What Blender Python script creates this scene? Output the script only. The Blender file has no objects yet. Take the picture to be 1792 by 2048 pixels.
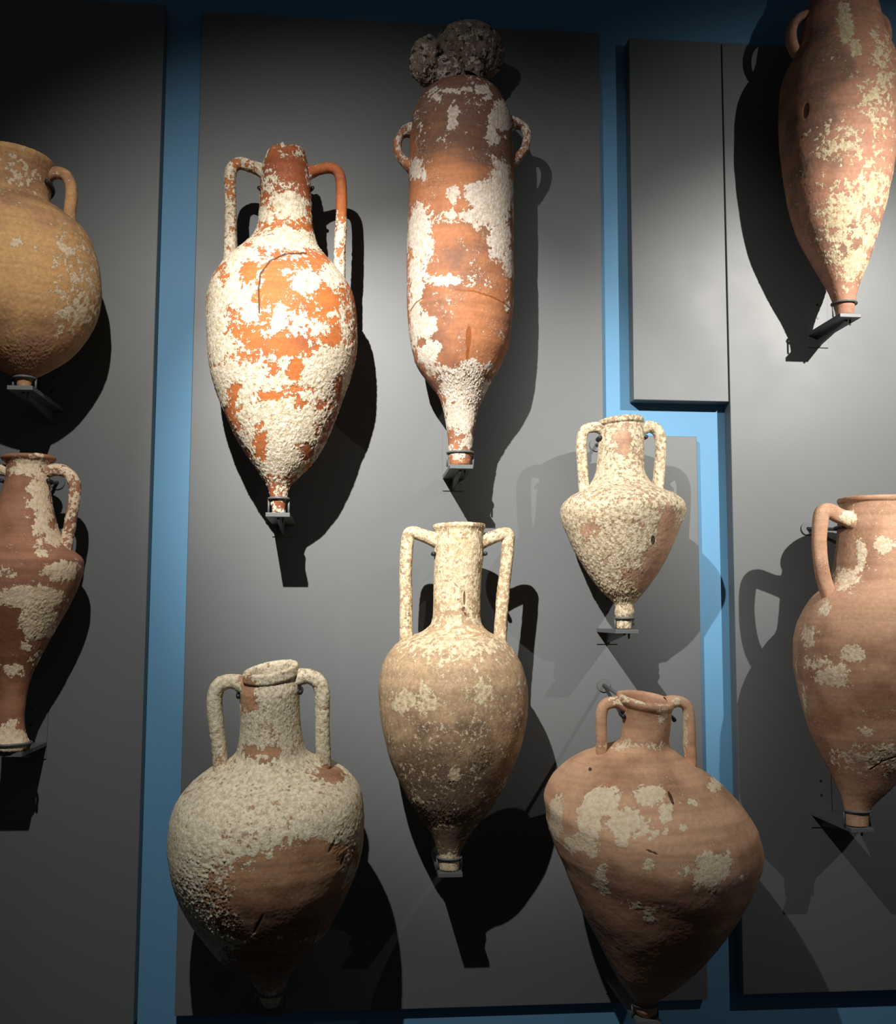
import bpy, math
import numpy as np
from mathutils import Matrix, Vector

# ------------------------------------------------------------------ camera
W, H, FPX = 1792, 2048, 2100.0
YAW, PITCH, ROLL = math.radians(5.25), math.radians(5.5), math.radians(0.2)
CAM = np.array([0.0, -3.0, 1.6])
_F = np.array([math.sin(YAW)*math.cos(PITCH), math.cos(YAW)*math.cos(PITCH), math.sin(PITCH)])
_R = np.array([math.cos(YAW), -math.sin(YAW), 0.0]); _U = np.cross(_R, _F)
_R, _U = _R*math.cos(ROLL)+_U*math.sin(ROLL), _U*math.cos(ROLL)-_R*math.sin(ROLL)

scene = bpy.context.scene
col = scene.collection
cd = bpy.data.cameras.new('camera'); cd.sensor_fit = 'HORIZONTAL'; cd.sensor_width = 36.0
cd.lens = 36.0*FPX/W; cd.clip_start = 0.05
cam = bpy.data.objects.new('camera', cd); col.objects.link(cam)
m = Matrix.Identity(4)
for i, v in enumerate((_R, _U, -_F)):
    for j in range(3): m[j][i] = v[j]
for j in range(3): m[j][3] = CAM[j]
cam.matrix_world = m
scene.camera = cam

def at(x, y, Y):
    """pixel + distance of the plane from the wall (plane y = Y) -> point"""
    d = _F + _R*((x-W/2)/FPX) + _U*((H/2-y)/FPX)
    return CAM + d*((Y-CAM[1])/d[1])
def project(P):
    q = P-CAM; z = q@_F
    return W/2 + FPX*(q@_R)/z, H/2 - FPX*(q@_U)/z

# ------------------------------------------------------------------ world, exposure, lights
scene.view_settings.view_transform = 'Standard'; scene.view_settings.look = 'None'
scene.view_settings.exposure = 0.0; scene.view_settings.gamma = 1.0
scene.view_settings.use_curve_mapping = False
world = bpy.data.worlds.new('world'); scene.world = world; world.use_nodes = True
world.node_tree.nodes['Background'].inputs[0].default_value = (0.8, 0.9, 1.0, 1)
world.node_tree.nodes['Background'].inputs[1].default_value = 0.03

def spot(name, loc, target, power, angle, blend, radius, color):
    L = bpy.data.lights.new(name, 'SPOT'); L.energy = power; L.spot_size = math.radians(angle)
    L.spot_blend = blend; L.shadow_soft_size = radius; L.color = color
    o = bpy.data.objects.new(name, L); col.objects.link(o); o.location = loc
    o.rotation_euler = (Vector(target)-Vector(loc)).to_track_quat('-Z', 'Y').to_euler()
    return o
WARM = (1.0, 0.945, 0.87)
# each ceiling lamp: a narrow beam and the wider spill of the same reflector
spot('spot_lamp_left_beam', (-0.47, -2.2, 3.2), (0.24, 0, 1.92), 580, 39, 1.0, 0.012, WARM)
spot('spot_lamp_left_spill', (-0.47, -2.2, 3.2), (0.04, 0, 1.66), 200, 79, 1.0, 0.012, WARM)
spot('spot_lamp_right_beam', (2.0, -2.2, 3.15), (1.42, 0, 2.2), 430, 43, 1.0, 0.012, WARM)
spot('spot_lamp_right_spill', (2.0, -2.2, 3.15), (1.6, 0, 2.15), 130, 72, 1.0, 0.012, WARM)

# ------------------------------------------------------------------ helpers
def srgb(r, g, b):
    f = lambda c: c/12.92 if c <= .04045 else ((c+.055)/1.055)**2.4
    return (f(r/255), f(g/255), f(b/255), 1)
def tag(o, label=None, cat=None, group=None, kind=None):
    for k, v in (('label', label), ('category', cat), ('group', group), ('kind', kind)):
        if v: o[k] = v
    return o
def empty(name, loc, label, cat, group=None):
    o = bpy.data.objects.new(name, None); col.objects.link(o); o.location = loc; o.empty_display_size = .05
    return tag(o, label, cat, group)
def mesh_obj(name, verts, faces, mat, parent=None, origin=(0, 0, 0), smooth=False, attrs=None):
    verts = np.asarray(verts, float)-np.asarray(origin, float)
    me = bpy.data.meshes.new(name)
    if isinstance(faces, np.ndarray):                      # all quads
        nf = len(faces)
        me.vertices.add(len(verts)); me.vertices.foreach_set('co', verts.ravel())
        me.loops.add(nf*4); me.loops.foreach_set('vertex_index', faces.ravel().astype(np.int32))
        me.polygons.add(nf); me.polygons.foreach_set('loop_start', np.arange(0, nf*4, 4, dtype=np.int32))
        me.update(calc_edges=True)
    else:
        me.from_pydata(verts.tolist(), [], faces); me.update()
    if attrs:
        for k, a in attrs.items():
            at_ = me.attributes.new(k, 'FLOAT', 'POINT'); at_.data.foreach_set('value', np.asarray(a, np.float32))
    me.polygons.foreach_set('use_smooth', [smooth]*len(me.polygons))
    me.materials.append(mat)
    o = bpy.data.objects.new(name, me); col.objects.link(o)
    if parent: o.parent = parent
    else: o.location = origin
    return o
def poly_prism(poly, axis, a, b):
    """extrude a 2-D outline along an axis (0 x, 1 y, 2 z) from a to b"""
    n = len(poly); vs = []
    for t in (a, b):
        for p in poly:
            v = list(p); v.insert(axis, t); vs.append(v)
    fs = [list(range(n)), list(range(2*n-1, n-1, -1))]
    fs += [[i, i+n, (i+1) % n+n, (i+1) % n] for i in range(n)]
    return vs, fs
def box(x0, x1, y0, y1, z0, z1):
    return poly_prism([(x0, y0), (x1, y0), (x1, y1), (x0, y1)], 2, z0, z1)
def bevel(o, w, seg=2):
    b = o.modifiers.new('bevel', 'BEVEL'); b.width = w; b.segments = seg; b.limit_method = 'ANGLE'; return o
def tube(pts, r, n=12, closed=False):
    pts = np.asarray(pts, float); k = len(pts)
    tg = np.gradient(pts, axis=0) if not closed else np.roll(pts, -1, 0)-np.roll(pts, 1, 0)
    tg /= np.linalg.norm(tg, axis=1)[:, None]
    vs = []; ref = np.array([0, 0, 1.0]) if abs(tg[0][2]) < .8 else np.array([1.0, 0, 0])
    for p, t in zip(pts, tg):
        a = np.cross(t, ref)
        if np.linalg.norm(a) < .2: a = np.cross(t, [0, 1, 0])
        a /= np.linalg.norm(a); b = np.cross(t, a)
        for i in range(n):
            w = 2*math.pi*i/n; vs.append(p+r*(math.cos(w)*a+math.sin(w)*b))
    fs = []
    for j in range(k if closed else k-1):
        j2 = (j+1) % k
        for i in range(n): fs.append([j*n+i, j*n+(i+1) % n, j2*n+(i+1) % n, j2*n+i])
    if not closed: fs += [list(range(n-1, -1, -1)), list(range((k-1)*n, k*n))]
    return vs, fs

# --- gradient noise
_rng = np.random.default_rng(7); _perm = _rng.permutation(512).astype(np.int64)
_perm = np.concatenate([_perm, _perm, _perm]) % 512
_grad = _rng.normal(size=(512, 3)); _grad /= np.linalg.norm(_grad, axis=1)[:, None]
def noise(P):
    i = np.floor(P).astype(np.int64); f = P-i; i = i & 511
    u = f*f*f*(f*(f*6-15)+10); out = 0
    for dx in (0, 1):
        for dy in (0, 1):
            for dz in (0, 1):
                h = _perm[(_perm[(_perm[(i[:, 0]+dx) & 511]+i[:, 1]+dy) & 511]+i[:, 2]+dz) & 511]
                g = _grad[h]
                d = g[:, 0]*(f[:, 0]-dx)+g[:, 1]*(f[:, 1]-dy)+g[:, 2]*(f[:, 2]-dz)
                w = (u[:, 0] if dx else 1-u[:, 0])*(u[:, 1] if dy else 1-u[:, 1])*(u[:, 2] if dz else 1-u[:, 2])
                out = out+d*w
    return out*1.5
def fbm(P, s, octv=4, gain=.55, seed=0.0):
    P = P*s+seed*17.31; o = 0; a = 1; t = 0
    for k in range(octv):
        o = o+a*noise(P); t += a*.6; a *= gain; P = P*2.03+11.7
    return o/t
def pchip(s, Y, q):
    Y = np.asarray(Y, float); out = []
    h = np.diff(s)
    for c in range(Y.shape[1]):
        y = Y[:, c]; d = np.diff(y)/h; mm = np.zeros_like(y)
        for k in range(1, len(y)-1):
            if d[k-1]*d[k] > 0:
                w1 = 2*h[k]+h[k-1]; w2 = h[k]+2*h[k-1]
                mm[k] = (w1+w2)/(w1/d[k-1]+w2/d[k])
        mm[0], mm[-1] = d[0], d[-1]
        i = np.clip(np.searchsorted(s, q, side='right')-1, 0, len(h)-1)
        t = (q-s[i])/h[i]
        out.append((1+2*t)*(1-t)**2*y[i]+t*(1-t)**2*h[i]*mm[i]+t*t*(3-2*t)*y[i+1]+t*t*(t-1)*h[i]*mm[i+1])
    return np.stack(out, 1)
def sstep(a, b, x):
    t = np.clip((x-a)/(b-a), 0, 1); return t*t*(3-2*t)

# ------------------------------------------------------------------ materials
class NT:
    def __init__(self, name):
        self.m = bpy.data.materials.new(name); self.m.use_nodes = True
        self.t = self.m.node_tree; self.b = self.t.nodes['Principled BSDF']
    def n(self, typ, **kw):
        nd = self.t.nodes.new(typ)
        for k, v in kw.items(): setattr(nd, k, v)
        return nd
    def l(self, a, b): self.t.links.new(a, b)
    def val(self, sock, v):
        if isinstance(v, bpy.types.NodeSocket): self.l(v, sock)
        else: sock.default_value = v
    def math(self, op, a, b=None, c=None):
        nd = self.n('ShaderNodeMath', operation=op)
        for i, v in enumerate((a, b, c)):
            if v is not None: self.val(nd.inputs[i], v)
        return nd.outputs[0]
    def noise(self, vec, scale, detail=4, rough=.55):
        nd = self.n('ShaderNodeTexNoise'); self.l(vec, nd.inputs['Vector'])
        nd.inputs['Scale'].default_value = scale; nd.inputs['Detail'].default_value = detail
        nd.inputs['Roughness'].default_value = rough
        return nd.outputs[0]
    def ramp(self, v, a, b, lo=0.0, hi=1.0):
        nd = self.n('ShaderNodeMapRange', interpolation_type='SMOOTHSTEP'); self.val(nd.inputs[0], v)
        for i, q in enumerate((a, b, lo, hi)): self.val(nd.inputs[i+1], q)
        return nd.outputs[0]
    def mix(self, f, a, b, mode='MIX'):
        nd = self.n('ShaderNodeMix', data_type='RGBA', blend_type=mode)
        self.val(nd.inputs[0], f); self.val(nd.inputs[6], a); self.val(nd.inputs[7], b)
        return nd.outputs[2]

def paint(name, rgb, rough, spec=.35, var=.06):
    k = NT(name); tc = k.n('ShaderNodeTexCoord').outputs['Object']
    n1 = k.noise(tc, 2.2, 3); n2 = k.noise(tc, 160, 2)
    d = tuple(c*(1-var) for c in rgb[:3])+(1,)
    k.l(k.mix(n1, d, rgb), k.b.inputs['Base Color'])
    k.l(k.ramp(n1, .3, .7, rough-.04, rough+.05), k.b.inputs['Roughness'])
    k.b.inputs['Specular IOR Level'].default_value = spec
    bp = k.n('ShaderNodeBump'); bp.inputs['Strength'].default_value = .06; bp.inputs['Distance'].default_value = .001
    k.l(n2, bp.inputs['Height']); k.l(bp.outputs[0], k.b.inputs['Normal'])
    return k.m
M_PANEL = paint('panel_grey_paint', (.114, .124, .131, 1), .46, .4)
M_BLUE = paint('wall_blue_paint', (.100, .255, .425, 1), .6, .3)
M_STEEL = paint('bracket_grey_paint', (.105, .112, .118, 1), .42, .45)
M_BLACK = paint('support_black_paint', (.02, .021, .022, 1), .45, .45)
M_FLOOR = paint('floor_dark', (.03, .03, .032, 1), .6)

def clay(name, c1, c2, crust1, crust2, stain=(90, 55, 30), grain=.5, edge=.35, flecks=.0, ribs=.12, bump=.5, coarse=0.0):
    """fired clay c1/c2 (attribute 'tone'), lime crust (attribute 'crust'), stains (attribute 'stain')"""
    k = NT(name); tc = k.n('ShaderNodeTexCoord').outputs['Object']
    A = lambda s: k.n('ShaderNodeAttribute', attribute_name=s).outputs['Fac']
    nf = k.noise(tc, 260, 5, .6); nm = k.noise(tc, 100, 6, .68); nl = k.noise(tc, 14, 4, .55)
    e1 = k.math('MULTIPLY_ADD', nm, edge*3.4, -edge*1.7); e2 = k.math('MULTIPLY_ADD', nf, edge*2.4, -edge*1.2)
    pot = k.math('ADD', k.math('ADD', A('crust'), e1), e2)
    fac = k.ramp(pot, -.06, .06)
    mp = k.n('ShaderNodeMapping'); k.l(tc, mp.inputs['Vector']); mp.inputs['Scale'].default_value = (3, 3, 75)
    rb = k.noise(mp.outputs[0], 1.0, 3, .6)
    tone = k.ramp(k.math('ADD', A('tone'), k.math('MULTIPLY_ADD', nl, .9, -.45)), -.35, .35)
    cc = k.mix(tone, srgb(*c1), srgb(*c2))
    dk = k.math('MULTIPLY', k.ramp(nm, .35, .65, 1-.35*grain, 1.0), k.ramp(rb, .3, .7, 1-ribs, 1.0+ribs*.5))
    mul = k.n('ShaderNodeCombineColor')
    for i in range(3): k.l(dk, mul.inputs[i])
    cc = k.mix(1.0, cc, mul.outputs[0], 'MULTIPLY')
    if flecks:
        nk = k.noise(tc, 330, 3, .6)
        fl = k.math('MULTIPLY', k.ramp(nk, .60, .66), k.ramp(nl, .62-.25*flecks, .74-.25*flecks))
        cc = k.mix(k.math('MULTIPLY', fl, .75), cc, srgb(*crust1))
    ck = k.mix(k.ramp(nm, .38, .62), srgb(*crust2), srgb(*crust1))
    pit = k.ramp(nf, .30, .42)
    ck = k.mix(k.math('MULTIPLY', k.math('SUBTRACT', 1.0, pit), .5), ck, cc)
    out = k.mix(fac, cc, ck)
    out = k.mix(k.math('MULTIPLY', k.ramp(A('stain'), .25, .6), .9), out, srgb(*stain))
    k.l(out, k.b.inputs['Base Color'])
    k.l(k.ramp(fac, 0, 1, .72, .95), k.b.inputs['Roughness'])
    k.b.inputs['Specular IOR Level'].default_value = .22
    h = k.math('ADD', k.math('MULTIPLY', fac, k.math('MULTIPLY_ADD', nm, 1.6, .2)), k.math('MULTIPLY', nf, k.math('MULTIPLY_ADD', fac, .6, .18)))
    if coarse:
        h = k.math('ADD', h, k.math('MULTIPLY', k.noise(tc, 130, 3, .6), coarse))
    bp = k.n('ShaderNodeBump'); bp.inputs['Strength'].default_value = bump; bp.inputs['Distance'].default_value = .0028
    k.l(h, bp.inputs['Height']); k.l(bp.outputs[0], k.b.inputs['Normal'])
    return k.m

# ------------------------------------------------------------------ the setting
YP, YS = -0.030, -0.052                      # front faces of the middle panel and of the side panels
wl = mesh_obj('wall_back', *box(-4.5, 4.5, 0.0, .12, 0, 4.6), M_BLUE); tag(wl, kind='structure')
fl = mesh_obj('floor', *box(-4.5, 4.5, -6.0, .12, -.1, 0), M_FLOOR); tag(fl, kind='structure')
X = lambda x, y, Y: at(x, y, Y)[0]
Z = lambda x, y, Y: at(x, y, Y)[2]
xl, xr1, xr2 = X(380, 900, YP), X(1204.5, 600, YP), X(1404, 1400, YP)
zt, zn, zb = Z(800, 44, YP), Z(1365, 872.5, YP), Z(900, 2016, YP)
vs, fs = poly_prism([(xl, zb), (xr2, zb), (xr2, zn), (xr1, zn), (xr1, zt), (xl, zt)], 1, YP, -.004)
tag(bevel(mesh_obj('display_panel', vs, fs, M_PANEL), .002), 'large stepped dark grey panel between two blue strips, most of the jars hang on it', 'panel')
xg, xe = X(1452, 450, YS), X(1263, 450, YS)
xm = X(1473.5, 1400, YS)
zt2, ze, zb2 = Z(1350, 80, YS), Z(1365, 801.5, YS), Z(1640, 1985, YS)
vs, fs = box(xe, xm-.0035, YS, -.004, ze, zt2)
tag(bevel(mesh_obj('display_panel', vs, fs, M_PANEL), .002), 'short plain grey panel with no jar, ending above a blue strip', 'panel')
vs, fs = box(xm, 2.5, YS, -.004, zb2, zt2)
tag(bevel(mesh_obj('display_panel', vs, fs, M_PANEL), .002), 'tall grey panel behind the spindle-shaped jar and the pinkish jar', 'panel')
xle = X(294, 1170, YS)
vs, fs = box(-2.2, xle, YS, -.004, Z(150, 2047, YS)-.01, Z(323, 8, YS))
tag(bevel(mesh_obj('display_panel', vs, fs, M_PANEL), .002), 'dark grey panel behind the wide-mouthed round jar and the red-brown jar', 'panel')

# ------------------------------------------------------------------ jars
def fields(P, px, py, front, S):
    """crust / tone / stain fields at points P (px, py: where the photograph shows them)"""
    sd = S.get('seed', 1)
    n1 = fbm(P, S.get('nscale', 26), 5, .6, sd); n2 = fbm(P, S.get('nscale', 26)*.32, 3, .5, sd+3)
    n3 = fbm(P, 95, 4, .65, sd+20); n1 = n1*.8+S.get('fine', .45)*n3
    amp = S.get('namp', .7)
    c = S.get('base', -.4)+amp*n1+S.get('lamp', .35)*n2
    for p in S.get('plus', []):
        x, y, rx, ry = p[:4]; g = p[4] if len(p) > 4 else 1.0; na = p[5] if len(p) > 5 else .6; na *= 1.7 if na < .75 else 1.1
        ks = min(1, max(.4, min(rx, ry)/20)); q = g*1.6*ks*(1-np.sqrt(((px-x)/rx)**2+((py-y)/ry)**2))+na*n1
        c = np.where(front, np.maximum(c, np.clip(q, -9, .42)), c)
    for p in S.get('minus', []):
        x, y, rx, ry = p[:4]; na = 1.7*(p[4] if len(p) > 4 else .6)
        q = -1.6*min(1, max(.4, min(rx, ry)/20))*(1-np.sqrt(((px-x)/rx)**2+((py-y)/ry)**2))+na*n1
        c = np.where(front, np.minimum(c, np.clip(q, -.5, 9)), c)
    t = S.get('tbase', -.15)+.5*n2
    for p in S.get('tone', []):
        x, y, rx, ry = p[:4]; a = p[4] if len(p) > 4 else 1
        e = np.exp(-(((px-x)/rx)**2+((py-y)/ry)**2)); t = t+np.where(front, a*e, 0)
    s = np.zeros(len(P))
    for p in S.get('stain', []):
        x, y, rx, ry = p[:4]; an = math.radians(p[4]) if len(p) > 4 else 0
        dx, dy = px-x, py-y
        a = dx*math.cos(an)+dy*math.sin(an); b = -dx*math.sin(an)+dy*math.cos(an)
        s = np.maximum(s, np.where(front, sstep(1.4, .7, np.sqrt((a/rx)**2+(b/ry)**2)), 0))
    for line in S.get('cracks', []):
        w = line[0]
        for (x0, y0), (x1, y1) in zip(line[1:], line[2:]):
            L2 = (x1-x0)**2+(y1-y0)**2
            k = np.clip(((px-x0)*(x1-x0)+(py-y0)*(y1-y0))/L2, 0, 1)
            d = np.hypot(px-x0-k*(x1-x0), py-y0-k*(y1-y0))
            s = np.maximum(s, np.where(front, sstep(w*1.6, w*.5, d), 0))
    return np.clip(c, -1, 1), t, s
def relief(P, c, s, S):
    h = .62*S.get('height', .0022); sd = S.get('seed', 1)
    k = sstep(-.08, .22, c)
    lump = .45+.7*np.abs(fbm(P, 120, 3, .6, sd+5))+.5*fbm(P, 230, 2, .6, sd+6)
    d = h*k*np.clip(lump, .1, 2)
    d = d+S.get('wobble', .0015)*fbm(P, 9, 3, .5, sd+8)+S.get('rough', .0004)*fbm(P, 120, 3, .6, sd+9)
    for p in S.get('coarse', []):
        x, y, rx, ry, a = p[:5]
        px, py = project(P)
        d = d+a*sstep(1.1, .6, np.sqrt(((px-x)/rx)**2+((py-y)/ry)**2))*(.1+np.abs(fbm(P, 150, 3, .65, sd+12)))
    return d-.0012*s

NANG = 288
def make_jar(name, label, S, group=None):
    mat = S['mat']; yw = S['wall']; dt, db = S['depth']      # axis distance from the panel at the mouth and at the foot
    R = S['rings']; y0 = (R[0][1]+R[0][3])/2 if len(R[0]) == 4 else R[0][0]; yN = R[-1][0] if len(R[-1]) == 3 else (R[-1][1]+R[-1][3])/2
    dep = lambda y: yw-(dt+(db-dt)*(y-y0)/(yN-y0))
    C, r, U = [], [], []
    for e in R:
        if len(e) == 3: xl_, yl_, xr_, yr_ = e[1], e[0], e[2], e[0]
        else: xl_, yl_, xr_, yr_ = e
        Y = dep((yl_+yr_)/2)
        a, b = at(xl_, yl_, Y), at(xr_, yr_, Y)
        C.append(at((xl_+xr_)/2, (yl_+yr_)/2, Y)); r.append(np.linalg.norm(b-a)/2); U.append((b-a)/np.linalg.norm(b-a))
    C, r, U = map(np.array, (C, r, U))
    axis = C[0]-C[-1]; axis /= np.linalg.norm(axis)
    base = C[-1].copy()
    # mouth: lip and inside of the neck
    ri = r[0]*S.get('inner', .78)
    pre = [(C[0]-axis*.13, ri*.2), (C[0]-axis*.13, ri*.92), (C[0]-axis*.05, ri*.98), (C[0]-axis*.006, ri), (C[0]+axis*.002, (ri*.55+r[0]*.45))]
    if S.get('solid'): pre = [(C[0]+axis*.001, r[0]*.05), (C[0]+axis*.001, r[0]*.6)]
    C = np.vstack([[p[0] for p in pre], C, [base-axis*.001, base-axis*.001]]); r = np.concatenate([[p[1] for p in pre], r, [r[-1]*.6, r[-1]*.04]])
    U = np.vstack([[U[0]]*len(pre), U, [U[-1], U[-1]]])
    ds = np.sqrt((np.diff(C, axis=0)**2).sum(1)+np.diff(r)**2)+1e-5
    s = np.concatenate([[0], np.cumsum(ds)])
    step = S.get('step', .0029)
    q = []
    for i in range(len(ds)):
        st = step*(2.5 if i < 3 else 1)
        q += list(np.linspace(s[i], s[i+1], max(2, int(ds[i]/st)+1), endpoint=False))
    q = np.array(q+[s[-1]])
    D = pchip(s, np.hstack([C, r[:, None], U]), q)
    Cq, rq, Uq = D[:, :3], np.maximum(D[:, 3], .0005), D[:, 4:]
    Uq -= (Uq@axis)[:, None]*axis*S.get('level', 0); Uq /= np.linalg.norm(Uq, axis=1)[:, None]
    Vq = np.cross(Uq, axis); Vq /= np.linalg.norm(Vq, axis=1)[:, None]
    ph = 2*math.pi*np.arange(NANG)/NANG; th = ph+.55*np.cos(ph)
    P = Cq[:, None]+rq[:, None, None]*(np.cos(th)[None, :, None]*Uq[:, None]+np.sin(th)[None, :, None]*Vq[:, None])
    # broken edge of a mouth
    if 'broken' in S:
        amp_ = S['broken']; k = len(pre)
        w = np.clip(1-(q-s[k])/(.05), 0, 1); w = np.where(q < s[k], 1, w)
        jag = fbm(np.stack([np.cos(th)*3, np.sin(th)*3, th*0], 1), 1.0, 3, .6, 4)
        P += (axis*amp_)[None, None]*(w[:, None]*jag[None, :])[:, :, None]
    nr = len(q)
    du = np.roll(P, -1, 1)-np.roll(P, 1, 1); dv = np.gradient(P, axis=0)
    N = np.cross(du, dv); N /= np.linalg.norm(N, axis=2)[:, :, None]+1e-12
    mid = nr//2
    if (N[mid, NANG//4]@Vq[mid]) < 0: N = -N
    Pf = P.reshape(-1, 3); fr = np.tile(np.sin(th) > -.15, nr)
    px, py = project(Pf)
    c, t, st = fields(Pf, px, py, fr, S)
    d = relief(Pf, c, st, S).reshape(nr, NANG)
    Pd = (P+N*d[:, :, None]).reshape(-1, 3)
    root = empty(name, base, label, 'amphora', group)
    # split into lip, neck, body, foot at the given controls
    k = len(pre); cuts = S['cuts']; names = S.get('parts', ['rim', 'neck', 'body', 'foot'])
    edges = [0]+[int(np.searchsorted(q, s[k+i]-1e-9)) for i in cuts]+[nr-1]
    idx = np.arange(nr*NANG).reshape(nr, NANG)
    for nm_, a, b in zip(names, edges[:-1], edges[1:]):
        g = idx[a:b+1]-a*NANG
        f = np.stack([g[:-1], g[1:], np.roll(g, -1, 1)[1:], np.roll(g, -1, 1)[:-1]], -1).reshape(-1, 4)
        sl = slice(a*NANG, (b+1)*NANG)
        mesh_obj(nm_, Pd[sl], f, mat, root, base, True, {'crust': c[sl], 'tone': t[sl], 'stain': st[sl]})
    # handles
    for hd in S.get('handles', []):
        path, w = hd['path'], hd['w']; ex = hd.get('out', 0.0)
        pts = []
        for p in path:
            x, y = p[:2]; Y = dep(y)-(p[2] if len(p) > 2 else 0)
            pts.append(at(x, y, Y))
        pts = np.array(pts); wm = w/FPX*np.linalg.norm(pts[0]-CAM)
        sl_ = np.concatenate([[0], np.cumsum(np.linalg.norm(np.diff(pts, axis=0), axis=1))])
        nq = int(sl_[-1]/.0032); qq = np.linspace(0, sl_[-1], nq)
        # centripetal-like smooth path
        cr = pts_smooth(pts, sl_, qq)
        tg = np.gradient(cr, axis=0); tg /= np.linalg.norm(tg, axis=1)[:, None]
        dview = np.array([0, 1.0, 0]) if 'rot' not in hd else np.array([math.sin(math.radians(hd['rot'])), math.cos(math.radians(hd['rot'])), 0])
        A = np.cross(tg, dview); A /= np.linalg.norm(A, axis=1)[:, None]; B = np.cross(tg, A)
        u = qq/sl_[-1]
        fa = hd.get('flare', .28); fr_ = .14 if fa < .5 else .32
        ww = wm/2*(1+fa*sstep(fr_, 0, u)+fa*.7*sstep(1-fr_, 1, u))
        na = 44; an = 2*math.pi*np.arange(na)/na
        ca, sa = np.cos(an), np.sin(an)
        HP = cr[:, None]+ww[:, None, None]*(np.sign(ca)*np.abs(ca)**.85)[None, :, None]*A[:, None]+(ww*hd.get('deep', 1.15))[:, None, None]*(np.sign(sa)*np.abs(sa)**.85)[None, :, None]*B[:, None]
        HN = HP-cr[:, None]; HN /= np.linalg.norm(HN, axis=2)[:, :, None]
        hf = HP.reshape(-1, 3); hx, hy = project(hf)
        S2 = dict(S); S2.update(hd.get('over', {}))
        c2, t2, s2 = fields(hf, hx, hy, np.ones(len(hf), bool), S2)
        hd_d = relief(hf, c2, s2, S2)
        hv = hf+HN.reshape(-1, 3)*hd_d[:, None]
        g = np.arange(nq*na).reshape(nq, na)
        f = np.stack([g[:-1], np.roll(g, -1, 1)[:-1], np.roll(g, -1, 1)[1:], g[1:]], -1).reshape(-1, 4)
        mesh_obj('handle', hv, f, mat, root, base, True, {'crust': c2, 'tone': t2, 'stain': s2})
    S['_root'] = root; S['_base'] = base; S['_axis'] = axis
    S['_ring'] = lambda y: (lambda i: (Cq[i], rq[i], Uq[i], Vq[i]))(int(len(pre) and np.argmin(np.abs(project(Cq)[1]-y)+(np.arange(nr) < edges[0]+int(np.searchsorted(q, s[k])))*1e4)))
    return root
def pts_smooth(pts, sl, qq):
    n = len(pts); out = np.zeros((len(qq), 3))
    i = np.clip(np.searchsorted(sl, qq, side='right')-1, 0, n-2)
    t = (qq-sl[i])/(sl[i+1]-sl[i]); mt = np.zeros_like(pts)
    for k in range(n):
        a, b = max(k-1, 0), min(k+1, n-1); mt[k] = (pts[b]-pts[a])/(sl[b]-sl[a])
    h = (sl[i+1]-sl[i])[:, None]; t = t[:, None]
    return (1+2*t)*(1-t)**2*pts[i]+t*(1-t)**2*h*mt[i]+t*t*(3-2*t)*pts[i+1]+t*t*(t-1)*h*mt[i+1]

def bracket(S, label, ring_y, rods=((-1, 0), (1, 0)), width=.062, front=.034, hang=.045, rise=.13):
    """wall plate, cantilever shelf with rib, ring on thin rods that holds the foot"""
    b = S['_base']; yw = S['wall']; zs = b[2]-.002; th = .011
    root = empty('foot_bracket', (b[0], yw, zs-hang), label, 'bracket', 'foot brackets on the panels')
    o = root.location
    w = width/2
    bevel(mesh_obj('wall_plate', *box(b[0]-w, b[0]+w, yw-.004, yw, zs-hang, zs+rise), M_PANEL, root, o), .0008)
    bevel(mesh_obj('shelf', *box(b[0]-w, b[0]+w, b[1]-front, yw-.004, zs-th, zs), M_STEEL, root, o), .001)
    vs, fs = poly_prism([(yw-.004, zs-th), (b[1]-front*.2, zs-th), (b[1]-front*.2, zs-th-.004), (yw-.004, zs-hang+.004)], 0, b[0]-.004, b[0]+.004)
    mesh_obj('rib', vs, fs, M_STEEL, root, o)
    vs, fs = tube([(b[0]+.012, b[1]-.004, zs-th+.002), (b[0]+.012, b[1]-.004, zs-th-.014)], .003, 8)
    mesh_obj('bolt', vs, fs, M_STEEL, root, o, True)
    for dz in (.045, .085):
        vs, fs = tube([(b[0], yw-.003, zs+dz), (b[0], yw-.0055, zs+dz)], .0035, 12)
        mesh_obj('screw', vs, fs, M_BLACK, root, o)
    Cc, rr, u, v = S['_ring'](ring_y)
    rg = rr+.0045
    an = np.linspace(0, 2*math.pi, 40, endpoint=False)
    pts = Cc+rg*(np.cos(an)[:, None]*np.array([1, 0, 0])+np.sin(an)[:, None]*np.array([0, -1.0, 0]))
    vs, fs = tube(pts, .0032, 8, True)
    mesh_obj('ring', vs, fs, M_STEEL, root, o, True)
    for (cx, cy) in rods:
        p = Cc+rg*np.array([cx, cy, 0])
        vs, fs = tube([p, (p[0], p[1], zs-.002)], .0028, 8)
        mesh_obj('rod', vs, fs, M_STEEL, root, o, True)
    return root
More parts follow.
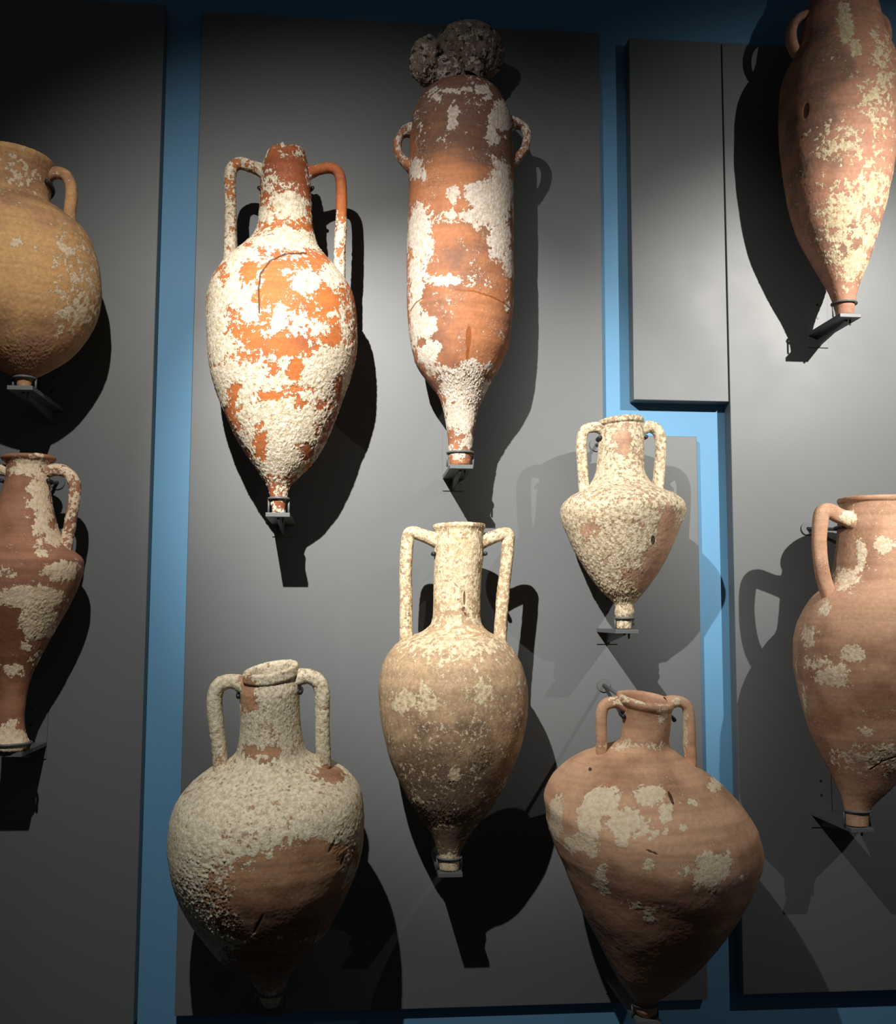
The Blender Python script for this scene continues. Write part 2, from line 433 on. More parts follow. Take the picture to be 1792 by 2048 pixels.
def neck_support(S, label, y, disc=None, span=205, disc_r=.019):
    """padded fork round the back of a neck, on a rod that ends in a disc on the panel"""
    Cc, rr, u, v = S['_ring'](y); yw = S['wall']
    back = -v
    rg = rr+.0055
    dp = at(disc[0], disc[1], yw) if disc else np.array([Cc[0], yw, Cc[2]])
    root = empty('neck_support', dp, label, 'support', 'neck supports on the panels'); o = root.location
    mesh_obj('disc', *tube([(dp[0], yw, dp[2]), (dp[0], yw-.005, dp[2])], disc_r, 28), M_STEEL, root, o)
    st = Cc+rg*back
    mesh_obj('rod', *tube([dp+np.array([0, -.003, 0]), st], .0048, 12), M_STEEL, root, o, True)
    an = np.radians(np.linspace(-span/2, span/2, 30))
    pts = Cc+rg*(np.cos(an)[:, None]*back+np.sin(an)[:, None]*u)
    mesh_obj('fork', *tube(pts, .0045, 10), M_BLACK, root, o, True)
    for e in (0, -1):
        p = pts[e]; t = pts[e]-pts[1 if e == 0 else -2]; t /= np.linalg.norm(t)
        mesh_obj('pad', *tube([p-t*.004, p+t*.008], .0052, 12), M_BLACK, root, o, True)
    return root
def mid(R): return [(y, x, 2*cx-x) for (y, x, cx) in R]      # rings given by one side and the axis
def midr(R): return [(y, 2*cx-x, x) for (y, x, cx) in R]

# jar data: outlines and crust patches read off the photograph in its 1792 x 2048 pixels
CREAM, CREAM2 = (232, 218, 190), (205, 184, 150)
# --- tall orange jar with thick white crust
orange = clay('clay_orange_crusted', (174, 101, 53), (144, 80, 52), (210, 202, 184), (174, 160, 134), (70, 38, 22), grain=.5, edge=.5, flecks=.5, bump=.7)
J3 = dict(mat=orange, wall=YP, depth=(.21, .215), seed=3, fine=.7, base=-.12, namp=.95, lamp=.25, nscale=24, height=.0034, wobble=.001, inner=.7, broken=.006,
    rings=[(303, 538, 608), (320, 530, 613), (350, 522, 620), (400, 520.5, 622.5), (440, 517.5, 624.5), (465, 511, 627), (480, 502, 631), (493, 489, 636), (510, 470, 647), (530, 448, 664),
           (555, 430, 684.5), (580, 420, 702), (610, 415, 711.5), (650, 415, 715), (700, 417.5, 714), (750, 424.5, 703.5), (800, 440, 685), (850, 460, 667), (900, 487, 643), (930, 507, 622), (955, 524, 597),
           (975, 536, 580), (990, 540, 576), (1003, 542, 573), (1020, 544, 570), (1026, 545.5, 569)],
    cuts=[1, 6, 21],
    plus=[(575, 478, 85, 24), (480, 520, 42, 32), (668, 545, 28, 30), (432, 640, 22, 110), (578, 412, 40, 30), (535, 428, 22, 16), (614, 565, 30, 24), (480, 585, 36, 40), (500, 622, 22, 22), (560, 640, 16, 30),
          (592, 640, 38, 9), (590, 652, 12, 20), (645, 655, 26, 16), (662, 615, 10, 35), (455, 690, 26, 26), (480, 765, 75, 52), (605, 755, 66, 50), (560, 850, 95, 60), (560, 915, 58, 45), (690, 710, 18, 60), (655, 730, 34, 40), (505, 700, 20, 10)],
    minus=[(498, 545, 22, 24), (560, 690, 66, 24), (652, 598, 24, 22), (664, 680, 30, 16), (552, 575, 34, 32), (560, 530, 40, 12), (590, 735, 14, 26), (545, 790, 26, 12), (590, 778, 34, 6), (522, 890, 14, 34), (470, 780, 10, 18), (585, 340, 40, 32)],
    cracks=[(1.6, (612, 506), (570, 508), (540, 522), (521, 548), (517, 580), (519, 625))],
    tone=[(570, 340, 70, 60, .7), (560, 980, 60, 30, .5), (640, 860, 60, 80, .5)],
    handles=[dict(path=[(540, 352), (520, 340), (500, 332), (479, 327), (465, 336), (460, 356), (461, 400), (461, 450), (460, 500), (459, 530), (462, 548)], w=20, over=dict(base=.25)),
             dict(path=[(600, 352), (622, 344), (642, 338), (660, 336), (674, 342), (681, 358), (683, 400), (682, 450), (680, 500), (678, 545), (676, 560)], w=20, over=dict(base=.15, minus=[(682, 380, 25, 62), (650, 338, 40, 20)]))])
make_jar('amphora', 'bright orange amphora with thick white crust and broken mouth', J3)

# --- slender cylindrical jar
cyl = clay('clay_orange_brown', (158, 104, 70), (108, 78, 64), (190, 182, 172), (168, 154, 138), (120, 66, 26), grain=.5, edge=.42, flecks=.45, bump=.5)
cylr = [(168, 893, 949), (171, 880, 962), (177, 866, 976), (186, 852, 990), (200, 840, 1002), (216, 831.5, 1011), (234, 825.5, 1018), (252, 822, 1023), (275, 820, 1025.5), (300, 819.5, 1026.5), (350, 818, 1026.5), (450, 816, 1026.5), (550, 814, 1026.5), (600, 814.5, 1026.5), (650, 818, 1023.5),
        (700, 825.5, 1015.5), (730, 834, 1003), (760, 853, 985), (790, 876.5, 967), (820, 887.5, 955), (845, 892, 951.5), (870, 895, 947.5), (900, 897.5, 943.5), (922, 899, 942), (931, 901, 940)]
J4 = dict(mat=cyl, wall=YP, depth=(.19, .19), seed=11, fine=.65, base=-.42, namp=.62, lamp=.3, nscale=26, height=.0020, wobble=.0014, solid=True, rings=cylr, cuts=[8, 20], parts=['shoulder', 'body', 'foot'],
    plus=[(977, 375, 50, 62, 1.3, .35), (985, 425, 40, 40), (1000, 480, 24, 46), (905, 236, 11, 30, 1, .35), (1002, 236, 24, 34), (985, 272, 16, 20), (838, 338, 20, 24), (838, 470, 24, 60), (832, 560, 16, 70), (930, 430, 48, 12, .7, .9), (908, 395, 10, 26),
          (1014, 520, 12, 40), (852, 652, 24, 26), (862, 705, 28, 26), (832, 645, 12, 60), (930, 775, 52, 40), (925, 735, 66, 14), (920, 830, 34, 36), (935, 885, 20, 12), (898, 182, 24, 6), (872, 192, 12, 9), (934, 178, 10, 5), (964, 180, 16, 12), (975, 196, 8, 9), (900, 560, 60, 10, .6, .9), (1018, 610, 8, 12), (900, 905, 40, 14, .6, .8)],
    minus=[(920, 330, 70, 40, .3), (910, 520, 50, 26), (940, 640, 60, 40), (900, 715, 24, 18)],
    stain=[(937.5, 676, 5.5, 22, 2), (936, 708, 3, 14, 5)],
    cracks=[(1.2, (910, 580), (950, 583), (985, 594), (1010, 607), (1022, 618)), (1.0, (822, 622), (832, 606), (846, 596))],
    tone=[(950, 215, 80, 70, 1.0), (1000, 300, 40, 60, .5), (905, 180, 60, 30, .6), (920, 760, 70, 25, .4)],
    coarse=[(930, 770, 55, 60, .005)],
    handles=[dict(path=[(836, 264), (820, 261), (805, 267), (795, 285), (797, 308), (806, 321), (818, 331), (834, 340)], w=15, deep=1.5, flare=1.0, over=dict(base=-.05)),
             dict(path=[(1008, 252), (1028, 247), (1044, 251), (1053.5, 268), (1051, 292), (1042, 308), (1030, 319), (1014, 328)], w=15, deep=1.5, flare=1.0, over=dict(base=.0))])
r4 = make_jar('amphora', 'slender cylindrical orange-brown amphora with ear handles and dark lumpy mouth', J4)
# its mouth: a flared lip buried in dark concretion
dark = clay('dark_concretion', (150, 134, 122), (118, 104, 98), (182, 171, 160), (152, 138, 128), (34, 28, 24), grain=1.2, edge=.4, bump=.9, coarse=.8)
def lump(name, centre, radii, tilt, seed, parent, origin, amp, nu=150, nv=90, shape=None):
    th = np.linspace(0, 2*math.pi, nu, endpoint=False); ph = np.linspace(.02, math.pi-.02, nv)
    T, Pp = np.meshgrid(th, ph); sh = 1.0 if shape is None else shape(Pp)
    L = np.stack([np.sin(Pp)*np.cos(T)*sh, np.sin(Pp)*np.sin(T)*sh, np.cos(Pp)+0*T], -1).reshape(-1, 3)
    P = L*np.array(radii); Rm = np.array(Matrix.Rotation(math.radians(tilt[0]), 3, 'X')@Matrix.Rotation(math.radians(tilt[1]), 3, 'Y'))
    P = P@Rm.T+centre
    N = (L/np.array(radii)); N /= np.linalg.norm(N, axis=1)[:, None]; N = N@Rm.T
    d = amp*(.8*fbm(P, 20, 3, .5, seed)+.45*np.abs(fbm(P, 75, 4, .65, seed+1))-.35*sstep(.15, .5, fbm(P, 45, 3, .5, seed+2)))
    P = P+N*d[:, None]
    g = np.arange(nu*nv).reshape(nv, nu)
    f = np.stack([g[:-1], g[1:], np.roll(g, -1, 1)[1:], np.roll(g, -1, 1)[:-1]], -1).reshape(-1, 4)
    return mesh_obj(name, P, f, dark, parent, origin, True, {'crust': .6*fbm(P, 40, 4, .6, seed+4)-.05, 'tone': fbm(P, 18, 3, .5, seed+6), 'stain': sstep(.35, .55, fbm(P, 55, 3, .6, seed+8))})
b4 = J4['_base']
dish = lambda Pp: 1.0
# bell of the lip: profile widening upwards, turned so that its underside faces down and out
bell = dict(mat=dark, rr=[(.046, 0), (.050, .022), (.060, .052), (.080, .086), (.096, .112), (.1015, .128), (.1005, .139), (.092, .141), (.072, .122), (.045, .11), (.004, .108)])
c0 = at(930, 168, YP-.175); ax = at(944, 76, YP-.108)-c0; ax /= np.linalg.norm(ax)
u0 = np.cross(ax, [0, 1, 0]); u0 /= np.linalg.norm(u0); v0 = np.cross(ax, u0)
pr = np.array(bell['rr']); sq = np.concatenate([[0], np.cumsum(np.hypot(*np.diff(pr, axis=0).T))])
qq = np.linspace(0, sq[-1], 110); pr = pchip(sq, pr, qq); an = np.linspace(0, 2*math.pi, 220, endpoint=False)
BP = (c0+pr[:, 1][:, None, None]*ax+pr[:, 0][:, None, None]*(np.cos(an)[None, :, None]*u0+np.sin(an)[None, :, None]*v0)).reshape(-1, 3)
BN = np.repeat(np.ones(110), 220)[:, None]*(BP-(c0+ax*.06)); BN /= np.linalg.norm(BN, axis=1)[:, None]
dd = .012*fbm(BP, 18, 3, .5, 41)+.006*np.abs(fbm(BP, 75, 4, .65, 42))-.006*sstep(.1, .5, fbm(BP, 45, 3, .5, 43))
BP = BP+BN*(dd*np.repeat(np.interp(qq/qq[-1], [0, .45, .62, .75, 1], [1.0, .7, .06, .08, .4]), 220))[:, None]
g = np.arange(110*220).reshape(110, 220)
f = np.stack([g[:-1], g[1:], np.roll(g, -1, 1)[1:], np.roll(g, -1, 1)[:-1]], -1).reshape(-1, 4)
o = mesh_obj('rim', BP, f, dark, r4, b4, True, {'crust': .6*fbm(BP, 40, 4, .6, 44)-.1, 'tone': fbm(BP, 18, 3, .5, 45), 'stain': sstep(.35, .55, fbm(BP, 55, 3, .6, 46))})
o['label'] = 'dark grey flared lip covered in concretion'
o = lump('concretion', at(852, 124, YP-.20), (.046, .05, .066), (0, 8), 51, r4, b4, .014)
o['label'] = 'rough dark lump grown onto the lip'
lump('concretion', at(897, 138, YP-.205), (.045, .03, .045), (10, -10), 57, r4, b4, .014)['label'] = 'rough dark crust on the neck'

# --- middle jar with long square-cornered handles
buff = clay('clay_buff', (184, 156, 124), (124, 104, 84), (212, 198, 170), (176, 156, 124), (92, 62, 44), grain=.9, edge=.55, flecks=.9, bump=.5)
J5 = dict(mat=buff, wall=YP, depth=(.215, .225), seed=21, base=-.28, namp=.5, lamp=.2, nscale=40, height=.0016, wobble=.0012, inner=.8,
    rings=[(1050, 867, 970), (1055, 866, 971), (1060, 868, 968), (1064, 869.5, 967), (1085, 869, 967), (1110, 869, 967), (1150, 868, 962), (1200, 867.5, 960), (1230, 866, 960.5), (1246, 862, 963), (1259, 850, 972), (1270, 828, 990), (1284, 799, 1013), (1310, 775, 1033), (1340, 763, 1047),
           (1380, 758, 1055), (1420, 760, 1054.5), (1460, 766, 1048.5), (1500, 775, 1038), (1550, 793, 1017), (1600, 818, 992), (1650, 852, 954), (1680, 868, 933), (1700, 875, 923), (1712, 878, 919), (1728, 879, 918), (1738, 880, 917)],
    cuts=[3, 10, 23],
    plus=[(915, 1140, 70, 120, .45, 1.0), (852, 1388, 14, 26), (858, 1408, 26, 12), (806, 1402, 22, 22, .6, .9), (966, 1385, 22, 30, .6, .9), (898, 1728, 30, 22), (885, 1653, 18, 5), (905, 1290, 90, 25, .35, 1.0), (908, 1548, 14, 14, .7, .8), (838, 1600, 12, 6)],
    stain=[(929, 1196, 2.2, 13), (927, 1218, 3, 5, 20), (931, 1228, 2, 4, -30)],
    tone=[(900, 1640, 110, 80, 1.1), (1000, 1540, 60, 60, .3), (820, 1560, 60, 60, .4), (890, 1330, 100, 60, -.5), (900, 1500, 150, 40, .2)],
    coarse=[(860, 1620, 70, 40, .003), (960, 1510, 30, 30, .003), (905, 1560, 14, 16, .003)],
    handles=[dict(path=[(882, 1085), (866, 1078), (846, 1071), (829, 1065), (819, 1066), (815, 1082), (812, 1120), (811, 1160), (812, 1210), (812, 1260), (814, 1285), (817, 1300)], w=25, over=dict(base=.12)),
             dict(path=[(952, 1088), (970, 1080), (988, 1074), (1005, 1068), (1015, 1069), (1016, 1086), (1013, 1125), (1009, 1160), (1004, 1210), (1001, 1255), (999, 1285), (996, 1300)], w=25, over=dict(base=.12))])
make_jar('amphora', 'buff amphora with long square-cornered handles and pale neck', J5)

# --- big jar with green-grey crust
grey = clay('clay_brown_grey_crust', (194, 152, 118), (154, 116, 90), (236, 227, 202), (198, 186, 160), (40, 28, 20), grain=.5, edge=.36, flecks=.4, ribs=.22, bump=.6)
J6 = dict(mat=grey, wall=YP, depth=(.44, .27), seed=31, base=.3, namp=.45, lamp=.2, nscale=34, height=.0022, wobble=.0015, inner=.76,
    rings=[(486, 1347, 595, 1327), (485, 1352, 596, 1334), (485, 1360, 597, 1344), (489, 1364, 593, 1349), (487, 1370, 595, 1357), (481, 1384, 599, 1375), (481, 1402, 599, 1398), (482, 1440, 600.5, 1438), (479, 1480, 605, 1480), (474, 1502, 612, 1502), (462, 1518, 628, 1518), (442, 1533, 652, 1531), (406, 1553, 690, 1548), (373, 1582, 718, 1575), (356, 1604, 726, 1598), (343, 1640, 729, 1638), (339, 1680, 727, 1678),
           (342.5, 1720, 719, 1720), (352, 1760, 704, 1760), (369, 1800, 686, 1800), (399, 1850, 656, 1850), (428.5, 1890, 628, 1890), (458, 1920, 601, 1920), (487, 1942, 584, 1942), (504, 1958, 576, 1958), (513, 1976, 569, 1976), (523, 2000, 560, 2000), (530, 2012, 554, 2012)],
    cuts=[3, 9, 24],
    plus=[(408, 1760, 62, 100, 1.2, .3), (450, 1850, 40, 36), (692, 1670, 32, 52), (600, 1700, 30, 12, .5, .9), (665, 1730, 40, 30, .4, 1.0), (540, 1770, 10, 25, .4, 1), (480, 1990, 200, 12, .2, .2)],
    minus=[(570, 1800, 150, 95, .55), (620, 1715, 90, 34, .6), (495, 1392, 18, 38, .9), (530, 1505, 40, 14, 1.0), (660, 1550, 30, 20, .8), (560, 1930, 120, 60, .4)],
    stain=[(517, 1848, 2.5, 20, 28), (663, 1692, 2.5, 14, 25), (684, 1720, 2, 10, 20)],
    tone=[(540, 1880, 150, 70, .8), (560, 1760, 120, 40, -.3)],
    coarse=[(410, 1765, 66, 105, .006), (692, 1680, 34, 60, .004), (540, 1430, 62, 80, .0022), (450, 1850, 40, 40, .005)],
    handles=[dict(path=[(492, 1372), (474, 1364), (454, 1363), (438, 1371), (430, 1390), (429, 1418), (433, 1455), (437, 1490), (440, 1520), (444, 1545)], w=26, over=dict(coarse=[(430, 1450, 60, 120, .002)])),
             dict(path=[(588, 1358), (604, 1353), (622, 1354), (637, 1364), (644, 1384), (645, 1410), (645, 1450), (646, 1490), (647, 1520), (646, 1550)], w=26, over=dict(coarse=[(640, 1450, 60, 120, .002)]))])
make_jar('amphora', 'broad amphora with greenish grey crust above a bare brown belly', J6)

# --- small pale jar
pale = clay('clay_pale_crust', (182, 146, 120), (144, 112, 90), (212, 201, 176), (164, 147, 118), (60, 44, 32), grain=.6, edge=.55, flecks=.3, bump=.7, coarse=.3)
J7 = dict(mat=pale, wall=YP, depth=(.185, .19), seed=45, base=.26, namp=.5, lamp=.15, nscale=44, height=.0022, wobble=.0012, inner=.8,
    rings=[(1198, 842, 1283, 836), (1197, 845, 1284.5, 839), (1197, 850, 1285, 844), (1202, 853, 1281, 848), (1202, 860, 1283, 856), (1200, 872, 1286, 870), (890, 1198, 1286.5), (920, 1196.5, 1286), (940, 1194, 1287), (955, 1189, 1292), (968, 1181, 1301), (980, 1166, 1319), (990, 1147, 1340), (1000, 1134, 1356), (1010, 1127, 1364), (1022, 1124, 1367), (1040, 1126, 1362), (1070, 1138, 1350),
           (1100, 1152, 1338.5), (1130, 1169, 1323.5), (1160, 1188, 1304.5), (1180, 1204, 1291), (1198, 1223, 1275), (1210, 1231, 1266), (1217, 1231, 1267), (1224, 1230, 1268), (1231, 1231, 1266), (1238, 1234, 1263), (1250, 1234, 1262), (1257, 1235, 1261)],
    cuts=[3, 10, 23],
    minus=[(1338, 1075, 26, 60, .5), (1312, 1130, 28, 42, .5), (1290, 1165, 20, 22, .6), (1247, 882, 18, 26, 1.1), (1180, 1060, 20, 20, 1.2), (1260, 1150, 26, 14, 1.1), (1310, 905, 0.1, .1)],
    stain=[(1306, 1080, 4, 9)],
    tone=[(1340, 1090, 40, 70, -.2), (1250, 1190, 40, 20, .7)],
    coarse=[(1200, 1120, 80, 90, .0035), (1250, 1190, 40, 26, .003)],
    handles=[dict(path=[(1212, 862), (1200, 856), (1184, 855), (1170, 860), (1163.5, 876), (1163, 900), (1165, 935), (1167, 965), (1169, 990), (1172, 1004)], w=20),
             dict(path=[(1276, 862), (1288, 856), (1302, 854), (1314, 861), (1320.5, 878), (1321, 905), (1319, 935), (1316.5, 965), (1315, 988), (1312, 1004)], w=21)])
make_jar('amphora', 'small cream-crusted amphora with angular shoulder and cone-shaped body', J7)

# --- big smooth jar with pale patches
tan = clay('clay_tan', (220, 178, 146), (180, 138, 110), (240, 227, 200), (222, 203, 172), (64, 36, 22), grain=.4, edge=.35, flecks=.35, ribs=.14, bump=.4)
J8 = dict(mat=tan, wall=YP, depth=(.43, .29), seed=52, base=-.55, namp=.42, lamp=.25, nscale=24, height=.0014, wobble=.0018, inner=.74,
    rings=[(1236, 1389, 1346, 1402), (1234.5, 1394, 1347.5, 1408), (1237, 1400, 1346, 1414), (1244, 1409, 1343, 1421), (1246, 1422, 1342, 1429), (1246, 1445, 1340, 1450), (1244, 1474, 1336, 1480), (1240, 1484, 1339, 1491), (1226, 1493, 1350, 1502), (1190, 1508, 1376, 1522), (1150, 1528, 1408, 1542), (1114, 1560, 1447, 1572), (1098, 1585, 1481, 1606), (1092, 1608, 1506, 1648), (1096, 1640, 1515, 1690), (1107, 1682, 1505, 1735), (1126, 1724, 1484, 1782),
           (1142, 1768, 1463, 1821), (1165, 1821, 1437, 1862), (1193, 1873, 1404, 1908), (1220, 1926, 1367, 1949), (1246, 1971, 1331, 1981), (1262, 1991, 1314, 1996), (1268, 2002, 1311, 2006), (1267, 2012, 1313, 2015), (1272, 2022, 1309, 2024), (1278, 2029, 1303, 2030)],
    cuts=[3, 8, 22],
    plus=[(1205, 1605, 38, 30, 1.1, .6), (1180, 1640, 26, 44, 1.1, .6), (1160, 1685, 34, 20), (1255, 1645, 52, 26, 1, .7), (1300, 1592, 30, 22), (1332, 1630, 14, 26), (1290, 1665, 30, 10), (1112, 1635, 16, 42), (1300, 1730, 12, 13), (1418, 1740, 42, 34, .55, .95), (1200, 1755, 14, 30, .6, .8), (1388, 1602, 10, 7), (1366, 1655, 10, 8), (1246, 1686, 11, 9), (1187, 1710, 12, 14),
          (1265, 1815, 14, 8, .6, .6), (1302, 1828, 14, 11, .6, .6), (1256, 1482, 8, 7), (1430, 1570, 14, 12, .5, .9), (1290, 1396, 40, 14, .6, .9), (1268, 1492, 36, 6, .5, .8), (1324, 1434, 8, 12, .6, .8), (1485, 1755, 5, 10)],
    stain=[(1342, 1596, 3, 14, -22), (1304, 1704, 12, 1.6, 20), (1180, 1538, 3, 4)],
    tone=[(1320, 1880, 150, 60, .8), (1300, 1790, 170, 30, .3), (1290, 1640, 150, 60, -.3)],
    handles=[dict(path=[(1254, 1412), (1240, 1406), (1224, 1405), (1209, 1411), (1203, 1428), (1202.5, 1455), (1203, 1485), (1203, 1512), (1206, 1530)], w=22),
             dict(path=[(1334, 1408), (1348, 1403), (1362, 1404), (1374, 1413), (1378, 1432), (1378.5, 1460), (1379, 1490), (1381, 1520), (1378, 1540)], w=22, over=dict(plus=[(1368, 1470, 6, 50), (1352, 1405, 12, 12)]))])
make_jar('amphora', 'big-bellied smooth tan amphora with pale patches and short upright handles', J8)

# --- spindle-shaped jar, top cut off by the frame
rose = clay('clay_rose', (184, 136, 112), (138, 108, 90), (212, 200, 168), (186, 166, 130), (50, 30, 22), grain=.5, edge=.45, flecks=.4, bump=.5)
J9 = dict(mat=rose, wall=YS, depth=(.168, .175), seed=63, base=-.5, namp=.5, lamp=.35, nscale=40, height=.0018, wobble=.0016, inner=.75,
    rings=[(-118, 1632, 1744), (-110, 1629, 1747), (-100, 1634, 1742), (-92, 1645, 1730), (-60, 1646, 1728), (-35, 1640, 1735), (-15, 1629, 1746), (10, 1617, 1746), (40, 1610, 1753), (80, 1603, 1762), (108, 1593, 1772), (132, 1580, 1780), (160, 1571, 1785), (200, 1567, 1786.5), (250, 1567, 1785), (300, 1570, 1781.5), (350, 1575.5, 1776), (400, 1583.5, 1766.5), (450, 1597, 1754.5), (500, 1618, 1741), (540, 1637, 1728), (570, 1653, 1716.5), (590, 1662, 1711), (606, 1668, 1708), (622, 1672, 1707), (632, 1674, 1706)],
    cuts=[3, 6, 22],
    plus=[(1688, 32, 14, 30, 1, .35), (1692, 62, 15, 26, 1, .35), (1712, 95, 12, 18, 1, .4), (1748, 70, 10, 14), (1755, 105, 12, 22, .6, .9), (1690, 435, 40, 52, .4, 1.2), (1748, 375, 28, 40, .35, 1.2), (1736, 445, 8, 20), (1705, 530, 34, 36, .5, .9), (1695, 552, 16, 14), (1745, 200, 18, 30, .35, 1.1), (1765, 180, 14, 60, .3, 1.2), (1735, 470, 20, 30, .4, 1.1), (1690, 290, 30, 20, .2, 1.2)],
    stain=[(1612, 221, 5, 15, 8)],
    cracks=[],
    tone=[(1740, 230, 60, 130, -.6), (1640, 250, 50, 130, .5), (1680, 120, 50, 80, .3)],
    handles=[dict(path=[(1624, 32), (1606, 32), (1591, 42), (1583, 60), (1583, 82), (1589, 100), (1600, 113), (1614, 124)], w=15, rot=-20, deep=1.5),
             dict(path=[(1736, 32), (1752, 34), (1765, 44), (1772, 62), (1772, 82), (1766, 100), (1756, 113), (1742, 124)], w=15, deep=1.5)])
make_jar('amphora', 'tall spindle-shaped reddish amphora with a small hole in its side', J9)

# --- pinkish jar at the right edge
pink = clay('clay_pink', (196, 156, 128), (160, 120, 94), (230, 216, 192), (206, 184, 152), (64, 42, 30), grain=.45, edge=.5, flecks=.45, ribs=.12, bump=.5)
r10 = [(996, 1683, 1746), (1000, 1681, 1746), (1004, 1682, 1746), (1008, 1685, 1746), (1040, 1682, 1746), (1090, 1678.5, 1746), (1130, 1674, 1746), (1150, 1668, 1747), (1165, 1660, 1747), (1180, 1648, 1747), (1195, 1634, 1748), (1220, 1619, 1748), (1250, 1606.5, 1749), (1290, 1600, 1750), (1330, 1600, 1750), (1370, 1606, 1749), (1420, 1617, 1747), (1470, 1631, 1743), (1510, 1649, 1738), (1550, 1667, 1731), (1580, 1680, 1725), (1600, 1687, 1719), (1613, 1690, 1715), (1622, 1691.5, 1713.5), (1640, 1692, 1713), (1650, 1693, 1713)]
J10 = dict(mat=pink, wall=YS, depth=(.217, .212), seed=74, base=-.55, namp=.5, lamp=.3, nscale=30, height=.0020, wobble=.0016, inner=.8, rings=mid(r10),
    cuts=[3, 8, 21],
    plus=[(1706, 1308, 24, 18, 1, .4), (1662, 1352, 34, 20, 1, .5), (1640, 1332, 30, 12, .4, 1), (1614, 1272, 12, 22), (1650, 1218, 12, 18), (1722, 1110, 12, 26, .8, .8), (1768, 1090, 24, 16, .8, .8), (1692, 1160, 26, 16, .6, .9), (1775, 1510, 46, 24, .5, 1), (1730, 1465, 14, 8), (1607, 1400, 7, 22), (1725, 1520, 40, 14, .4, 1), (1700, 1035, 16, 14)],
    stain=[(1640, 1450, .1, .1)], cracks=[(1.4, (1742, 1538), (1765, 1522), (1792, 1513))],
    tone=[(1760, 1400, 50, 40, .6), (1650, 1440, 50, 60, .4), (1700, 1220, 80, 60, -.4)],
    coarse=[(1775, 1520, 50, 36, .0025)],
    handles=[dict(path=[(1718, 1050, .035), (1700, 1040, .036), (1678, 1032, .038), (1658, 1022, .042), (1645, 1026, .043), (1640, 1048, .043), (1638, 1085, .042), (1641, 1125, .041), (1648, 1160, .038), (1660, 1192, .031), (1672, 1210, .021)], w=28, deep=.8),
             dict(path=[(1775, 1045, -.035), (1790, 1038, -.036), (1812, 1032, -.038), (1832, 1024, -.042), (1845, 1030, -.043), (1850, 1060, -.043), (1852, 1090, -.042), (1849, 1130, -.041), (1842, 1160, -.038), (1830, 1195, -.031), (1818, 1212, -.021)], w=28, deep=.8)])
make_jar('amphora', 'pinkish tan amphora with curved handle, standing below the spindle-shaped jar', J10)

# --- round wide-mouthed jar at the left edge
ochre = clay('clay_ochre', (194, 152, 104), (164, 124, 94), (206, 190, 166), (184, 162, 132), (60, 40, 26), grain=.6, edge=.4, flecks=.3, bump=.6)
r1 = [(326, 108, 0), (333, 110, 0), (342, 107, 1), (352, 103, 2), (375, 99.5, 4), (398, 98, 6), (408, 101, 8), (416, 112, 9), (426, 128, 11), (440, 147, 13), (460, 170, 16), (500, 189, 21), (540, 198.5, 25), (570, 201, 28), (600, 199, 31), (630, 192, 35), (660, 179, 39), (690, 158, 44), (712, 138, 47), (730, 114, 49), (745, 89, 50), (754, 72, 49.5), (761, 64, 49), (768, 62, 48.5), (775, 60, 48)]
J1 = dict(mat=ochre, wall=YS, depth=(.25, .25), seed=82, base=-.95, namp=.45, lamp=.15, nscale=46, height=.0012, wobble=.0018, rough=.0008, inner=.82, rings=midr(r1), cuts=[3, 6, 21],
    plus=[(155, 622, 34, 28, .3, 1.2), (140, 500, 20, 16, .12, .8), (165, 560, 20, 30, .1, .8), (30, 482, 12, 6, .5, .8), (42, 350, 18, 12, .12, .8)],
    tone=[(60, 540, 80, 70, -.5), (60, 700, 80, 60, .6), (60, 360, 70, 40, .4)],
    coarse=[(50, 700, 70, 50, .002)],
    handles=[dict(path=[(88, 352), (104, 347), (118, 346), (132, 352), (141, 368), (143, 388), (141, 410), (139, 430), (138, 448)], w=21, over=dict(base=-.7)),
             dict(path=[(-86, 352), (-102, 347), (-116, 346), (-130, 352), (-139, 368), (-140, 388), (-137, 410), (-132, 430), (-128, 448)], w=21, over=dict(base=-.7))])
make_jar('amphora', 'round ochre amphora with very wide mouth, on the dark panel above the red-brown jar', J1)

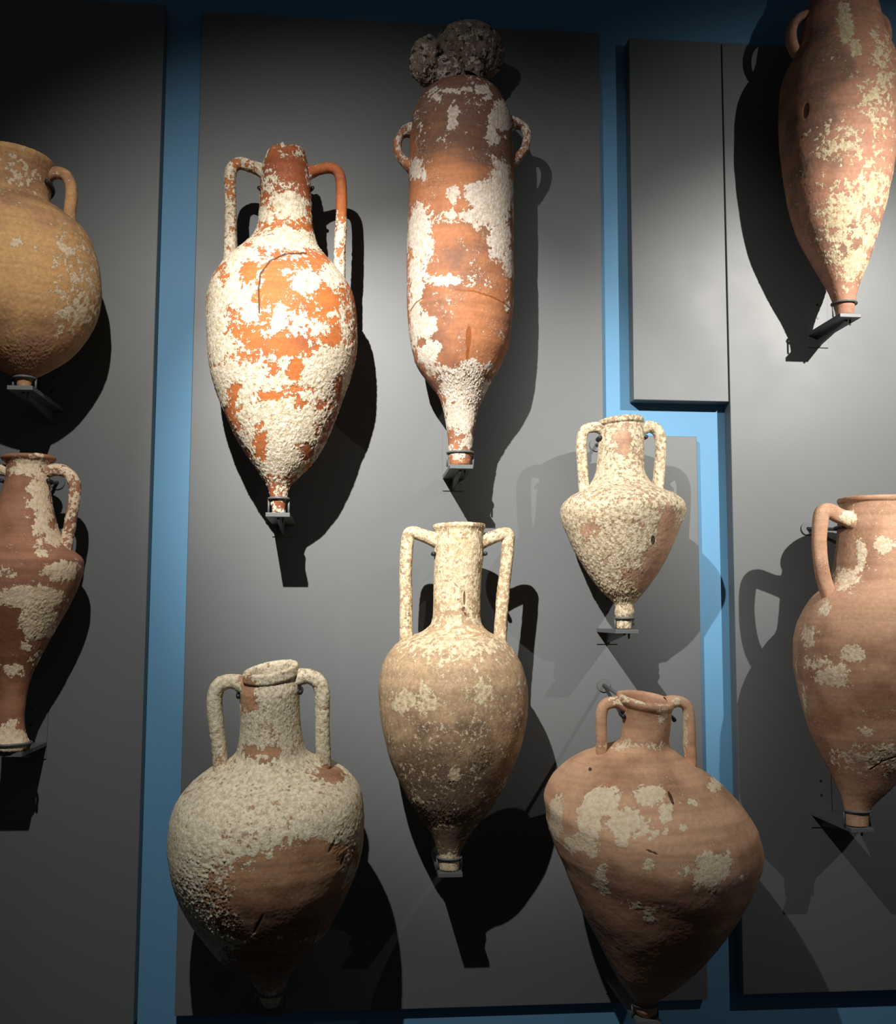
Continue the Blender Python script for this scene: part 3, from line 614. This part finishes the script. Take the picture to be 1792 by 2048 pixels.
# --- red-brown jar at the left edge
redb = clay('clay_red_brown', (162, 116, 92), (130, 88, 64), (226, 210, 184), (206, 184, 152), (54, 34, 24), grain=.35, edge=.4, flecks=.2, bump=.5)
r2 = [(914, 109, 57), (917, 110.5, 57), (920, 109, 57), (925, 102, 56.5), (935, 97, 56), (965, 98.5, 54), (1000, 103, 51), (1030, 108.5, 48), (1058, 116, 46), (1080, 125, 44), (1094, 136, 43), (1104, 150, 42), (1113, 161, 41), (1124, 166, 40), (1138, 165.5, 39.5), (1152, 162, 39), (1170, 155.5, 38), (1200, 142, 36), (1250, 115, 33), (1300, 87, 29), (1340, 67, 26), (1370, 57, 24), (1400, 51, 22), (1430, 48.5, 20), (1460, 50, 18.5), (1475, 54, 17.5), (1486, 58, 17), (1494, 58, 17), (1500, 54, 17)]
J2 = dict(mat=redb, wall=YS, depth=(.185, .185), seed=93, base=-.6, namp=.4, lamp=.25, nscale=34, height=.0022, wobble=.0012, inner=.8, rings=midr(r2), cuts=[3, 9, 24],
    plus=[(120, 1142, 32, 22), (150, 1135, 8, 12), (60, 1195, 70, 26, 1, .4), (75, 1235, 36, 46, 1, .4), (25, 1338, 22, 12), (20, 1480, 40, 30), (25, 1450, 14, 12), (82, 1000, 22, 80, .6, .9), (60, 935, 44, 18, .6, .9), (110, 1070, 26, 22, .6, .9), (82, 1108, 12, 10), (55, 1292, 16, 10), (10, 1140, 14, 12, .6, .9), (72, 1330, 12, 14, .5, 1)],
    tone=[(40, 1300, 60, 80, .6), (10, 1250, 40, 40, .4), (40, 1060, 60, 60, -.3)],
    coarse=[(75, 1230, 40, 50, .003)],
    handles=[dict(path=[(74, 954), (90, 945), (108, 940), (128, 942), (143, 954), (150, 974), (148, 1000), (143, 1030), (138, 1060), (133, 1088), (130, 1106)], w=21, over=dict(base=.05, namp=.9)),
             dict(path=[(38, 954), (22, 945), (4, 940), (-16, 942), (-31, 954), (-38, 974), (-38, 1000), (-36, 1030), (-34, 1060), (-33, 1088), (-34, 1106)], w=21, over=dict(base=.05, namp=.9))])
make_jar('amphora', 'red-brown amphora with cream patches, tapering to a narrow stem, below the round ochre jar', J2)

# ------------------------------------------------------------------ metal supports
bracket(J3, 'foot bracket under the bright orange white-crusted jar', 997)
bracket(J4, 'foot bracket under the slender cylindrical jar', 906)
bracket(J5, 'foot bracket under the buff jar with square-cornered handles', 1714, rods=((-1, 0), (1, 0)))
bracket(J6, 'foot bracket under the greenish grey crusted jar', 1985)
bracket(J7, 'foot bracket under the small cream-crusted jar', 1236)
bracket(J8, 'foot bracket under the big-bellied smooth tan jar', 2005)
bracket(J9, 'foot bracket under the spindle-shaped reddish jar', 608, rods=((-1, 0), (.7, .7)))
bracket(J10, 'foot bracket under the pinkish tan jar', 1620)
bracket(J1, 'foot bracket under the round ochre jar', 757)
bracket(J2, 'foot bracket under the red-brown jar', 1486, width=.085)
neck_support(J3, 'fork holding the neck of the bright orange white-crusted jar', 372, span=150)
neck_support(J5, 'fork holding the neck of the buff jar', 1107)
neck_support(J6, 'fork holding the neck of the greenish grey crusted jar', 1385)
neck_support(J7, 'fork holding the neck of the small cream-crusted jar', 876, (1192, 890))
neck_support(J8, 'fork on a slanting rod holding the neck of the big-bellied tan jar', 1432, (1207, 1370))
neck_support(J10, 'fork holding the neck of the pinkish tan jar', 1055, (1614, 1057))
neck_support(J1, 'fork holding the wide neck of the round ochre jar', 372)
neck_support(J2, 'fork holding the neck of the red-brown jar', 962, (116, 965))
